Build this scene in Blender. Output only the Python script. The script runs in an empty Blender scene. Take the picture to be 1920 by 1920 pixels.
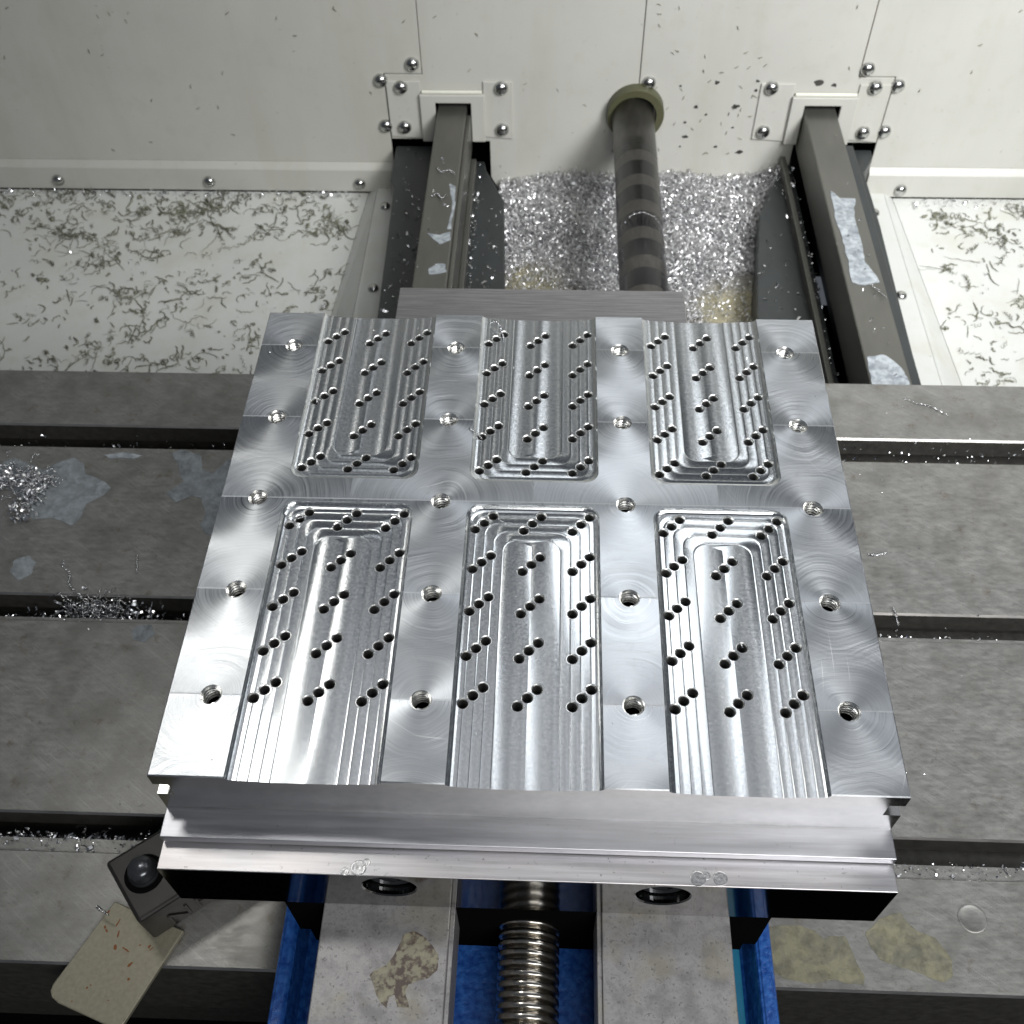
import bpy, bmesh, math, random
import numpy as np
from mathutils import Vector, Matrix
from mathutils.geometry import delaunay_2d_cdt
random.seed(7); rng = np.random.default_rng(7)
S = 0.001                      # everything below is written in millimetres
scene = bpy.context.scene
col = scene.collection

# ------------------------------------------------------------------ camera
cam_d = bpy.data.cameras.new('camera'); cam = bpy.data.objects.new('camera', cam_d); col.objects.link(cam)
R = [[0.99924679, 0.03639940, -0.01345156], [0.02050233, -0.78951587, -0.61338760], [-0.03294716, 0.61264980, -0.78966746]]
C = Vector((5.767, -150.021, 352.746)) * S
M = Matrix(((R[0][0], -R[1][0], -R[2][0], C.x), (R[0][1], -R[1][1], -R[2][1], C.y), (R[0][2], -R[1][2], -R[2][2], C.z), (0, 0, 0, 1)))
cam.matrix_world = M
cam_d.sensor_width = 36; cam_d.lens = 36 * 1950 / 1920
cam_d.clip_start = 0.01; cam_d.clip_end = 20
cam_d.dof.use_dof = True; cam_d.dof.focus_distance = 0.41; cam_d.dof.aperture_fstop = 30
scene.camera = cam

# ------------------------------------------------------------------ light
w = bpy.data.worlds.new('World'); scene.world = w; w.use_nodes = True
w.node_tree.nodes['Background'].inputs[0].default_value = (0.80, 0.88, 1.0, 1)
w.node_tree.nodes['Background'].inputs[1].default_value = 0.085
scene.view_settings.view_transform = 'Standard'; scene.view_settings.look = 'None'
scene.view_settings.exposure = 0.18; scene.view_settings.gamma = 1.0

def area(name, loc, target, sx, sy, power, color=(1, 1, 1)):
    d = bpy.data.lights.new(name, 'AREA'); d.shape = 'RECTANGLE'; d.size = sx * S; d.size_y = sy * S
    d.energy = power; d.color = color
    o = bpy.data.objects.new(name, d); col.objects.link(o)
    o.location = Vector(loc) * S
    o.rotation_euler = (Vector(target) - Vector(loc)).to_track_quat('-Z', 'Y').to_euler()
    return o
wl = area('work_lamp', (-320, 270, 620), (-80, 60, 0), 130, 80, 0.10, (1.0, 0.985, 0.93)); wl.data.spread = math.radians(70)
area('machine_lamp', (110, 480, 640), (150, 400, -200), 140, 130, 0.44, (0.93, 0.97, 1.0))
area('overhead_fill', (60, 400, 950), (60, 200, 0), 900, 220, 0.5, (0.96, 0.97, 1.0))  # soft panel added overhead to brighten the plate front and jaw top
area('front_light', (300, -650, 760), (200, 400, -150), 600, 420, 6.8, (1.0, 0.99, 0.955))
sl = area('side_fill', (700, -150, 700), (360, 806, -250), 420, 420, 4.4, (0.98, 0.99, 1.0)); sl.data.spread = math.radians(80)  # unseen fill added to brighten the right of the back wall

# ------------------------------------------------------------------ helpers
def tag(o, label=None, cat=None, group=None, kind=None):
    if label: o['label'] = label
    if cat: o['category'] = cat
    if group: o['group'] = group
    if kind: o['kind'] = kind
    return o
def empty(name, loc, **k):
    o = bpy.data.objects.new(name, None); col.objects.link(o); o.location = Vector(loc) * S
    o.empty_display_size = .01; o['base'] = 0; del o['base']
    tag(o, **k); return o
def wloc(o):
    v = Vector((0, 0, 0))
    while o: v += o.location; o = o.parent
    return v
def mesh(name, V, F, mat, parent=None, smooth=False, bevel=0, seg=2, **k):
    base = wloc(parent) if parent else Vector((0, 0, 0))
    me = bpy.data.meshes.new(name)
    A = np.asarray(V, float) * S - np.array(base)
    me.from_pydata(A.tolist(), [], F); me.update()
    if smooth:
        for p in me.polygons: p.use_smooth = True
    if mat: me.materials.append(mat)
    o = bpy.data.objects.new(name, me); col.objects.link(o)
    if parent: o.parent = parent
    if bevel:
        b = o.modifiers.new('bevel', 'BEVEL'); b.width = bevel * S; b.segments = seg; b.limit_method = 'ANGLE'; b.angle_limit = math.radians(40)
        b.harden_normals = False
    tag(o, **k)
    return o
def boxVF(x0, x1, y0, y1, z0, z1):
    V = [(x0, y0, z0), (x1, y0, z0), (x1, y1, z0), (x0, y1, z0), (x0, y0, z1), (x1, y0, z1), (x1, y1, z1), (x0, y1, z1)]
    F = [(0, 3, 2, 1), (4, 5, 6, 7), (0, 1, 5, 4), (1, 2, 6, 5), (2, 3, 7, 6), (3, 0, 4, 7)]
    return V, F
def box(name, b, mat, parent=None, bevel=0.4, **k):
    V, F = boxVF(*b); return mesh(name, V, F, mat, parent, bevel=bevel, **k)
def area2(P):
    return sum(P[i][0] * P[(i + 1) % len(P)][1] - P[(i + 1) % len(P)][0] * P[i][1] for i in range(len(P))) / 2
def prism(P, z0, z1):
    P = list(P)
    if area2(P) < 0: P = P[::-1]
    n = len(P)
    V = [(x, y, z0) for x, y in P] + [(x, y, z1) for x, y in P]
    F = [tuple(range(n))[::-1], tuple(range(n, 2 * n))] + [(i, (i + 1) % n, n + (i + 1) % n, n + i) for i in range(n)]
    return V, F
def extr_x(P, x0, x1):           # profile P of (y, z) along x
    n = len(P)
    if area2(P) < 0: P = P[::-1]
    V = [(x1, y, z) for y, z in P] + [(x0, y, z) for y, z in P]
    F = [tuple(range(n)), tuple(range(n, 2 * n))[::-1]] + [(i, n + i, n + (i + 1) % n, (i + 1) % n) for i in range(n)]
    return V, F
def lathe(prof, n, c, axis='z', a0=0):
    V = []; F = []
    for r, h in prof:
        for k in range(n):
            a = a0 + 2 * math.pi * k / n; u = r * math.cos(a); v = r * math.sin(a)
            if axis == 'z': V.append((c[0] + u, c[1] + v, c[2] + h))
            elif axis == 'y': V.append((c[0] + u, c[1] + h, c[2] - v))
    for i in range(len(prof) - 1):
        for k in range(n):
            F.append((i * n + k, i * n + (k + 1) % n, (i + 1) * n + (k + 1) % n, (i + 1) * n + k))
    F.append(tuple((len(prof) - 1) * n + k for k in range(n)))
    return V, F
def smooth_poly(P, it=2):
    for _ in range(it):
        Q = []
        for i in range(len(P)):
            a, b = P[i], P[(i + 1) % len(P)]
            Q += [(a[0] * .75 + b[0] * .25, a[1] * .75 + b[1] * .25), (a[0] * .25 + b[0] * .75, a[1] * .25 + b[1] * .75)]
        P = Q
    return P

# ------------------------------------------------------------------ materials
class N:
    def __init__(s, name):
        s.m = bpy.data.materials.new(name); s.m.use_nodes = True; s.t = s.m.node_tree; s.b = s.t.nodes['Principled BSDF']
    def n(s, typ, **k):
        x = s.t.nodes.new(typ)
        for a, v in k.items(): setattr(x, a, v)
        return x
    def l(s, a, b): s.t.links.new(a, b)
    def put(s, sock, v):
        if hasattr(v, 'is_output') or isinstance(v, bpy.types.NodeSocket): s.l(v, sock)
        else: sock.default_value = v
    def math(s, op, a, b=None, c=None, clamp=False):
        x = s.n('ShaderNodeMath', operation=op); x.use_clamp = clamp
        s.put(x.inputs[0], a)
        if b is not None: s.put(x.inputs[1], b)
        if c is not None: s.put(x.inputs[2], c)
        return x.outputs[0]
    def vmath(s, op, a, b=None):
        x = s.n('ShaderNodeVectorMath', operation=op); s.put(x.inputs[0], a)
        if b is not None: s.put(x.inputs[1], b)
        return x.outputs[0]
    def mm(s):                       # object coordinates in millimetres
        t = s.n('ShaderNodeTexCoord').outputs['Object']
        return s.vmath('MULTIPLY', t, (1000, 1000, 1000))
    def sep(s, v):
        x = s.n('ShaderNodeSeparateXYZ'); s.l(v, x.inputs[0]); return x.outputs
    def comb(s, a, b, c=0.0):
        x = s.n('ShaderNodeCombineXYZ')
        for i, v in enumerate((a, b, c)): s.put(x.inputs[i], v)
        return x.outputs[0]
    def noise(s, vec, scale, detail=4, rough=.55, dist=0, sc=(1, 1, 1), off=(0, 0, 0)):
        v = s.vmath('MULTIPLY', vec, sc)
        if off != (0, 0, 0): v = s.vmath('ADD', v, off)
        x = s.n('ShaderNodeTexNoise'); s.l(v, x.inputs['Vector'])
        x.inputs['Scale'].default_value = scale; x.inputs['Detail'].default_value = detail
        x.inputs['Roughness'].default_value = rough; x.inputs['Distortion'].default_value = dist
        return x.outputs[0]
    def map(s, v, a, b, c, d, smooth=False):
        x = s.n('ShaderNodeMapRange'); x.interpolation_type = 'SMOOTHSTEP' if smooth else 'LINEAR'
        s.put(x.inputs[0], v)
        for i, q in zip((1, 2, 3, 4), (a, b, c, d)): x.inputs[i].default_value = q
        return x.outputs[0]
    def mix(s, f, a, b, blend='MIX'):
        x = s.n('ShaderNodeMix', data_type='RGBA', blend_type=blend)
        s.put(x.inputs[0], f)
        for i, v in ((6, a), (7, b)):
            if isinstance(v, tuple): v = v + (1,) if len(v) == 3 else v
            s.put(x.inputs[i], v)
        return x.outputs[2]
    def bump(s, h, strength, dist_mm, normal=None):
        x = s.n('ShaderNodeBump'); x.inputs['Strength'].default_value = strength; x.inputs['Distance'].default_value = dist_mm * S
        s.l(h, x.inputs['Height'])
        if normal is not None: s.l(normal, x.inputs['Normal'])
        return x.outputs[0]
    def set(s, **k):
        nm = dict(color='Base Color', rough='Roughness', metal='Metallic', aniso='Anisotropic', tangent='Tangent', normal='Normal', spec='Specular IOR Level', coat='Coat Weight', coatr='Coat Roughness', trans='Transmission Weight', ior='IOR')
        for a, v in k.items():
            sk = s.b.inputs[nm[a]]
            if isinstance(v, tuple) and a == 'color' and len(v) == 3: v = v + (1,)
            s.put(sk, v)
        if 'aniso' in k: s.b.inputs['Anisotropic Rotation'].default_value = .25
        return s.m

# face-milled plate top: arcs of the cutter centred on the tapped holes, a seam at each row
def mat_top():
    m = N('face_milled_aluminium'); p = m.mm(); x, y, z = m.sep(p)
    xl = m.math('SUBTRACT', m.math('SUBTRACT', x, 40.0), m.math('MULTIPLY', m.math('ROUND', m.math('DIVIDE', m.math('SUBTRACT', x, 40.0), 80.0)), 80.0))
    ci = m.math('ROUND', m.math('DIVIDE', m.math('SUBTRACT', x, 40.0), 80.0))
    k0 = m.math('DIVIDE', m.math('SUBTRACT', y, 33.05), 47.94)
    k = m.math('FLOOR', k0); v = m.math('MULTIPLY', m.math('SUBTRACT', k0, k), 47.94)
    wob = m.noise(m.comb(x, y, m.math('MULTIPLY', k, 7.3)), .035, 2)
    wob = m.math('MULTIPLY', m.math('SUBTRACT', wob, .5), 9.0)
    yb = m.math('ADD', m.math('SUBTRACT', v, 48.5), wob)      # from back hole
    yf = m.math('ADD', v, m.math('ADD', wob, 1.0))
    f = m.map(v, 14, 34, 0, 1, True)
    def rad(a, b): return m.math('SQRT', m.math('ADD', m.math('MULTIPLY', a, a), m.math('MULTIPLY', b, b)))
    rb = rad(xl, yb); rf = rad(xl, yf)
    # tangents  (-y, x)/r ; orientation aligned to +x
    tb = m.comb(m.math('DIVIDE', m.math('MULTIPLY', yb, -1.0), rb), m.math('DIVIDE', xl, rb))
    tf = m.comb(m.math('DIVIDE', yf, rf), m.math('DIVIDE', m.math('MULTIPLY', xl, -1.0), rf))
    mx = m.n('ShaderNodeMix', data_type='VECTOR'); m.l(f, mx.inputs[0]); m.l(tf, mx.inputs[4]); m.l(tb, mx.inputs[5])
    tan = m.vmath('NORMALIZE', mx.outputs[1])
    tile = m.math('MULTIPLY', k, 13.7)
    def streaks(r, sc, o):
        th = m.math('MULTIPLY', m.math('ADD', x, y), .012)
        n_ = m.n('ShaderNodeTexNoise'); n_.inputs['Scale'].default_value = sc; n_.inputs['Detail'].default_value = 5; n_.inputs['Roughness'].default_value = .62
        m.l(m.comb(r, m.math('ADD', tile, th), o), n_.inputs['Vector']); return n_.outputs[0]
    s1 = m.n('ShaderNodeMix', data_type='FLOAT'); m.l(f, s1.inputs[0]); m.l(streaks(rf, 2.0, 0.), s1.inputs[2]); m.l(streaks(rb, 2.0, 3.), s1.inputs[3]); s1 = s1.outputs[0]
    grain = m.noise(p, 1.3, 3)
    big = m.noise(p, .03, 3)
    seam = m.math('MULTIPLY', m.map(v, 0, .8, 1, 0), m.map(m.math('ABSOLUTE', m.math('SUBTRACT', y, 134.0)), 240, 241, 1, 0))
    colr = m.mix(m.map(s1, .3, .7, 0, 1), (.46, .48, .505), (.74, .76, .79))
    colr = m.mix(m.map(big, .35, .7, 0, .35), colr, (.55, .58, .60))
    wn = m.n('ShaderNodeTexWhiteNoise', noise_dimensions='1D'); m.l(tile, wn.inputs['W'])
    colr = m.mix(m.math('MULTIPLY', wn.outputs[0], .25), colr, (.5, .53, .56))
    colr = m.mix(m.math('MULTIPLY', seam, .8), colr, (.97, .98, 1.0))
    rough = m.math('ADD', m.map(s1, .3, .7, .27, .46), m.map(v, 0, 48, 0.05, -.03))
    rough = m.math('ADD', rough, m.math('MULTIPLY', seam, .3))
    # a few long stray arcs across the tiles
    ra = rad(m.math('SUBTRACT', x, -30.0), m.math('ADD', m.math('SUBTRACT', y, 60.0), wob))
    na = m.n('ShaderNodeTexNoise'); na.inputs['Scale'].default_value = 1.6; na.inputs['Detail'].default_value = 2
    m.l(m.comb(ra, m.math('MULTIPLY', m.math('ADD', x, y), .01), 7.0), na.inputs['Vector'])
    arc = m.map(na.outputs[0], .70, .76, 0, 1)
    colr = m.mix(m.math('MULTIPLY', arc, .5), colr, (.95, .96, .97)); rough = m.math('ADD', rough, m.math('MULTIPLY', arc, .12))
    sm = m.noise(p, .18, 4, .65, off=(50, 9, 2)); colr = m.mix(m.map(sm, .58, .74, 0, .35), colr, (.42, .44, .46))
    h = m.math('ADD', s1, m.math('MULTIPLY', grain, .25))
    # fine scratches
    return m.set(color=colr, metal=1.0, rough=rough, aniso=.72, tangent=tan, normal=m.bump(h, .25, .012))
def mat_pocket():
    m = N('end_milled_aluminium'); p = m.mm()
    a = m.n('ShaderNodeAttribute', attribute_name='flow')
    g = m.noise(p, .9, 4); g2 = m.noise(p, .25, 3, sc=(1, .25, 1)); g3 = m.noise(p, 2.2, 2)
    colr = m.mix(m.map(g, .3, .7, 0, 1), (.56, .59, .61), (.78, .80, .82))
    colr = m.mix(m.map(g2, .45, .75, 0, .35), colr, (.62, .62, .60))
    rough = m.math('ADD', .17, m.math('MULTIPLY', g, .14))
    h = m.math('ADD', g, m.math('MULTIPLY', g3, .5))
    return m.set(color=colr, metal=1.0, rough=rough, aniso=.95, tangent=a.outputs['Vector'], normal=m.bump(h, .2, .006))
def metal(name, base, rough, aniso=0, tan=None, nsc=.3, nst=(1, 1, 1), dark=.7, bump=.02, spots=0, metalness=1.0, rvar=.12, tint=None):
    m = N(name); p = m.mm()
    g = m.noise(p, nsc, 5, sc=nst); g2 = m.noise(p, nsc * .12, 3, off=(31, 7, 3))
    d = tuple(c * dark for c in base)
    colr = m.mix(m.map(g, .32, .68, 0, 1), d, base)
    colr = m.mix(m.map(g2, .4, .75, 0, .45), colr, tint or tuple(c * .75 for c in base))
    if spots:
        sp = m.noise(p, .55, 3, off=(9, 2, 5)); colr = m.mix(m.map(sp, .66, .74, 0, spots), colr, tuple(c * .35 for c in base))
    k = dict(color=colr, metal=metalness, rough=m.math('ADD', rough - rvar / 2, m.math('MULTIPLY', g, rvar)), normal=m.bump(g, .5, bump))
    if aniso:
        k['aniso'] = aniso; k['tangent'] = m.comb(*tan)
    return m.set(**k)
def paint(name, base, rough=.45, nsc=.08, var=.9, bump=.02, coat=0, dirt=None):
    m = N(name); p = m.mm(); g = m.noise(p, nsc, 4); f = m.noise(p, nsc * 12, 3)
    colr = m.mix(m.map(g, .35, .7, 0, 1), base, tuple(c * var for c in base))
    if dirt: colr = m.mix(m.map(m.noise(p, nsc * 2.2, 5, .65, off=(5, 5, 5)), .5, .72, 0, .6), colr, dirt)
    return m.set(color=colr, rough=rough, coat=coat, normal=m.bump(f, .3, bump))

M_top = mat_top(); M_pocket = mat_pocket()
M_bore = metal('bored_aluminium', (.90, .91, .90), .32, nsc=1.5, dark=.85)
M_threadal = metal('tapped_aluminium', (.95, .95, .93), .24, nsc=1.5, dark=.8)
M_face = metal('sawn_aluminium_face', (.48, .48, .475), .24, nsc=.3, nst=(.8, 1, 1), dark=.85, spots=.0)
M_ledge = metal('milled_aluminium_ledge', (.64, .645, .69), .38, nsc=.3, nst=(.06, 1.2, 1), dark=.68, spots=.25)
M_jawtop = metal('worn_aluminium_jaw', (.76, .75, .77), .40, nsc=.35, nst=(.05, 1.3, 1), dark=.6, spots=.75, tint=(.70, .64, .63))
M_jaw = metal('dimmed_polished_steel', (.17, .17, .17), .09, nsc=.4, nst=(.05, 1, 1), dark=.85, rvar=.04, bump=.004)  # polished steel, base dimmed: unlit front of the jaw put into colour
def mat_worn(name, base, spots=1.0, rough=.42):
    m = N(name); p = m.mm()
    a = m.noise(p, .10, 4, .6, off=(3, 8, 1)); b = m.noise(p, .45, 6, .7, off=(13, 2, 1)); f = m.noise(p, 1.5, 3, .7); t = m.noise(p, .06, 3, .5, off=(33, 18, 1))
    c = m.mix(m.map(b, .35, .65, 0, 1), tuple(q * .78 for q in base), tuple(min(1, q * 1.12) for q in base))
    c = m.mix(m.map(a, .46, .64, 0, .6), c, tuple(q * .5 for q in base))
    c = m.mix(m.map(t, .52, .66, 0, .45), c, (.40, .37, .28))
    c = m.mix(m.map(b, .55, .64, 0, .7 * spots), c, (.13, .125, .12))
    c = m.mix(m.map(f, .64, .72, 0, .5 * spots), c, (.09, .085, .08))
    return m.set(color=c, metal=.6, rough=m.map(b, .3, .7, rough - .06, rough + .08), normal=m.bump(b, .4, .05))
M_rail = mat_worn('worn_ground_rail', (.42, .41, .415))
M_block = metal('steel_crossbar', (.42, .41, .42), .38, nsc=.8, nst=(.06, 1.4, 1), dark=.62, spots=.3, metalness=.8)
def mat_table():
    m = N('ground_cast_iron_table'); p = m.mm()
    a = m.noise(p, .05, 4, off=(3, 8, 1)); s = m.noise(p, .5, 5, sc=(.35, 1, 1)); f = m.noise(p, 1.6, 3)
    # slanted grinding scratches
    rot = m.n('ShaderNodeVectorRotate'); rot.inputs['Angle'].default_value = .62; m.l(p, rot.inputs['Vector'])
    sc = m.noise(rot.outputs[0], .6, 4, .7, sc=(.06, 1.6, 1))
    c = m.mix(m.map(s, .3, .7, 0, 1), (.29, .286, .274), (.36, .355, .34))
    c = m.mix(m.map(a, .42, .7, 0, .6), c, (.19, .186, .17))
    c = m.mix(m.math('MULTIPLY', m.map(sc, .52, .7, 0, .6), m.map(a, .4, .6, 1, .25)), c, (.46, .455, .44))
    ru = m.noise(p, .09, 6, .7, off=(21, 3, 7)); c = m.mix(m.map(ru, .60, .70, 0, .55), c, (.17, .13, .08))
    dk = m.noise(p, .25, 6, .75, off=(1, 33, 7)); c = m.mix(m.map(dk, .60, .70, 0, .5), c, (.13, .125, .115))
    c = m.mix(m.map(f, .61, .70, 0, .6), c, (.10, .095, .085))
    r = m.map(s, .3, .7, .36, .52)
    return m.set(color=c, metal=.7, rough=r, normal=m.bump(m.math('ADD', s, sc), .35, .04))
M_table = mat_table()
M_tedge = metal('table_lip_steel', (.55, .53, .51), .35, nsc=.3, nst=(.2, 1, 1), dark=.7)
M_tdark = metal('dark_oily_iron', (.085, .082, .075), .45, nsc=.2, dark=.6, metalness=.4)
M_blue = N('blue_enamel'); _p = M_blue.mm(); _g = M_blue.noise(_p, .33, 4); _g2 = M_blue.noise(_p, .06, 3)
M_blue = M_blue.set(color=M_blue.mix(M_blue.map(_g, .35, .7, 0, 1), (.006, .055, .28), (.035, .15, .50)), rough=.33, coat=.5, coatr=.15, normal=M_blue.bump(_g, .9, .7))
M_teal = paint('teal_paint', (.01, .14, .25), .4, nsc=.1)
M_white = N('white_sheet_steel')
def mat_white(name, base, dirt):
    m = N(name); p = m.mm()
    a = m.noise(p, .012, 3); f = m.noise(p, .35, 3); b = m.noise(p, .05, 5, .65, off=(4, 1, 9)); d = m.noise(p, .14, 5, .7, off=(14, 21, 9))
    c = m.mix(m.map(a, .3, .7, 0, 1), base, tuple(q * .93 for q in base))
    c = m.mix(m.map(b, .55, .75, 0, .35), c, dirt)
    c = m.mix(m.map(d, .66, .72, 0, .55), c, tuple(q * .45 for q in dirt))
    v_ = m.noise(p, .022, 5, .6, sc=(1, 1, .12), off=(2, 2, 2)); c = m.mix(m.map(v_, .5, .75, 0, .45), c, dirt)
    return m.set(color=c, rough=.42, normal=m.bump(f, .15, .1))
M_white = mat_white('white_sheet_steel', (.535, .53, .49), (.43, .42, .35))
M_pan = mat_white('white_pan_enamel', (.66, .67, .64), (.52, .51, .40))
M_edge = paint('cream_panel_edge', (.78, .78, .68), .5)
M_rust = paint('rusty_seam', (.28, .2, .1), .8)
M_void = N('unlit_hollow_black').set(color=(.004, .004, .004), rough=1.0, spec=0.0)  # flat black without sheen: shade of holes and hollows put into colour
M_beam = metal('oily_way_steel', (.17, .168, .152), .38, nsc=.06, nst=(1, .25, 1), dark=.8, metalness=.6, spots=.1)
M_cast = metal('dark_grey_casting', (.042, .047, .047), .42, nsc=.08, nst=(1, .4, 1), dark=.75, metalness=.15, tint=(.035, .042, .05))
M_dent = metal('dented_aluminium', (.62, .62, .63), .3, nsc=.9, dark=.45, bump=.15)
M_screw = metal('stainless_screw', (.62, .62, .60), .2, nsc=.5)
M_ring = paint('olive_rubber', (.085, .085, .045), .5)
M_black = metal('black_oxide_steel', (.015, .013, .012), .38, nsc=.25, dark=.8, metalness=.2, tint=(.05, .045, .045))
M_stud = metal('black_oxide_stud', (.09, .095, .105), .22, nsc=.3, dark=.8, metalness=.7)
def mat_strap():
    m = N('olive_plated_strap'); p = m.mm()
    g = m.noise(p, .6, 4); s = m.noise(p, .2, 4, .6, dist=1.5, off=(3, 3, 8))
    c = m.mix(m.map(g, .3, .7, 0, 1), (.235, .222, .165), (.29, .275, .21))
    c = m.mix(m.map(s, .6, .72, 0, .25), c, (.16, .13, .07))
    return m.set(color=c, rough=.42, metal=.35, normal=m.bump(g, .3, .05))
M_strap = mat_strap(); M_rustspot = paint('rust_spot', (.20, .07, .02), .7, nsc=.6)
M_thread = metal('screw_thread_steel', (.62, .59, .54), .2, nsc=.3, dark=.75, bump=.004, rvar=.05)
M_chip = metal('aluminium_chip', (.84, .85, .87), .24, nsc=.4, dark=.75)
M_heap = metal('loose_heap_chip', (.95, .945, .95), .43, nsc=.4, dark=.8)
M_chipd = metal('dull_oily_chip', (.40, .40, .31), .4, nsc=.03, dark=.4, metalness=.4)
def mat_sludge():
    m = N('coolant_sludge'); p = m.mm(); x, y, z = m.sep(p); f = m.noise(p, .5, 4); g = m.noise(p, .03, 3)
    def blob(cx, cy, r): 
        a = m.math('SUBTRACT', x, cx); b = m.math('SUBTRACT', y, cy)
        return m.map(m.math('SQRT', m.math('ADD', m.math('MULTIPLY', a, a), m.math('MULTIPLY', b, b))), r * .6, r, 1, 0)
    k = m.math('MAXIMUM', blob(196., 590., 75.), m.math('MAXIMUM', blob(-15., 640., 50.), blob(30., 560., 45.)))
    c = m.mix(m.map(f, .35, .65, 0, 1), (.10, .10, .11), (.32, .32, .34))
    c = m.mix(m.math('MULTIPLY', k, m.map(g, .3, .6, .5, 1)), c, (.44, .40, .25))
    return m.set(color=c, rough=.4, normal=m.bump(f, .8, 2.))
M_sludge = mat_sludge()
def mat_puddle(name, c1, c2, rough, spot, spotc):
    m = N(name); p = m.mm(); g = m.noise(p, .11, 5, .6, 1.0); f = m.noise(p, .45, 5, .7, off=(3, 5, 1))
    c = m.mix(m.map(g, .38, .62, 0, 1), c1, c2); c = m.mix(m.map(f, .55, .72, 0, spot), c, spotc)
    return m.set(color=c, rough=m.map(g, .35, .65, rough, rough + .15), spec=.6, normal=m.bump(g, .5, .4)) if not m.b.inputs['Alpha'].is_linked and m.l(m.map(m.noise(p, .2, 4, .6, off=(8, 8, 8)), .3, .55, .62, 1.0), m.b.inputs['Alpha']) is None else None
M_pud = mat_puddle('milky_coolant', (.29, .32, .345), (.21, .23, .245), .1, .3, (.12, .12, .11))
M_goo = mat_puddle('milky_blue_coolant', (.46, .50, .53), (.26, .29, .32), .12, .2, (.2, .2, .2))
M_stain = mat_puddle('dried_olive_coolant', (.27, .255, .17), (.17, .165, .125), .4, .7, (.10, .095, .07))
def mat_brown():
    m = N('brown_rust_stain'); p = m.mm(); g = m.noise(p, .32, 5, .65); h = m.noise(p, .15, 3, off=(3, 3, 3))
    c = m.mix(m.map(g, .42, .56, 0, 1, True), (.28, .26, .19), (.10, .075, .065)); c = m.mix(m.map(h, .5, .65, 0, .6), c, (.36, .34, .25))
    return m.set(color=c, rough=.4, normal=m.bump(g, .6, .3))
M_brown = mat_brown()
def mat_tube():
    m = N('banded_oily_tube'); p = m.mm(); x, y, z = m.sep(p)
    f = m.math('FRACT', m.math('DIVIDE', m.math('SUBTRACT', y, -138.0), 38.0))
    wv = m.noise(p, .03, 2)
    b = m.math('MULTIPLY', m.map(f, .36, .42, 0, 1), m.map(f, .94, 1., 1, 0))
    b = m.math('MULTIPLY', b, m.map(y, 50, 105, 1, .12))
    g = m.noise(p, .2, 4, sc=(1, .3, 1))
    c = m.mix(m.map(g, .3, .7, 0, 1), (.075, .072, .068), (.13, .124, .115))
    c = m.mix(b, c, (.004, .004, .010))
    return m.set(color=c, metal=.75, rough=m.map(b, 0, 1, .34, .22))
M_tube = mat_tube()

# ------------------------------------------------------------------ machined plate
HW = 136.4; YB = 249.0; ZB = -29.3; W = 28.5; RC = 6.0
CX = (-80.0, 0.0, 80.0)
def dfun(x, y, Ye):             # inset from the pocket wall; x relative to the pocket axis, y measured towards the closed end Ye
    a = abs(x) - W + RC; b = y - Ye + RC
    if abs(a - b) <= RC:
        t = (-(a + b) + math.sqrt(max(0, 2 * RC * RC - (a - b) ** 2))) / 2
        if a + t >= -1e-6 and b + t >= -1e-6: return t
    return min(W - abs(x), Ye - y)
PROF = [(0, 0), (.03, -.3), (.2, -.8), (.5, -1.25), (1.0, -1.68), (1.7, -2.0), (2.6, -2.2)]
for i in range(1, 5):
    z0 = -2.2 - .3 * (i - 1)
    PROF += [(4 * i, z0), (4 * i + .05, z0 - .16), (4 * i + .25, z0 - .26), (4 * i + .6, z0 - .3)]
PD = [p[0] for p in PROF]; PZ = [p[1] for p in PROF]
def hfun(d): return float(np.interp(d, PD, PZ))
TL = [0, .03, .2, .5, 1.0, 1.7, 2.6, 3.3] + [v for i in range(1, 5) for v in (4 * i, 4 * i + .05, 4 * i + .25, 4 * i + .6, 4 * i + 1.8, 4 * i + 2.9)][:-1]
ROWF = [36.95 + 20.66 * i for i in range(5)]; ROWB = [152.0 + 20.6 * i for i in range(5)]
HR = 1.95; HRO = 2.42
def isoline(t, Ye):
    xw = W - t; r = RC; cx = xw - r; cy = Ye - t - r
    P = [(-xw, 0.0)] + [(-cx + r * math.cos(a), cy + r * math.sin(a)) for a in np.linspace(math.pi, math.pi / 2, 9)]
    P += [(cx + r * math.cos(a), cy + r * math.sin(a)) for a in np.linspace(math.pi / 2, 0, 9)] + [(xw, 0.0)]
    return P
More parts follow.
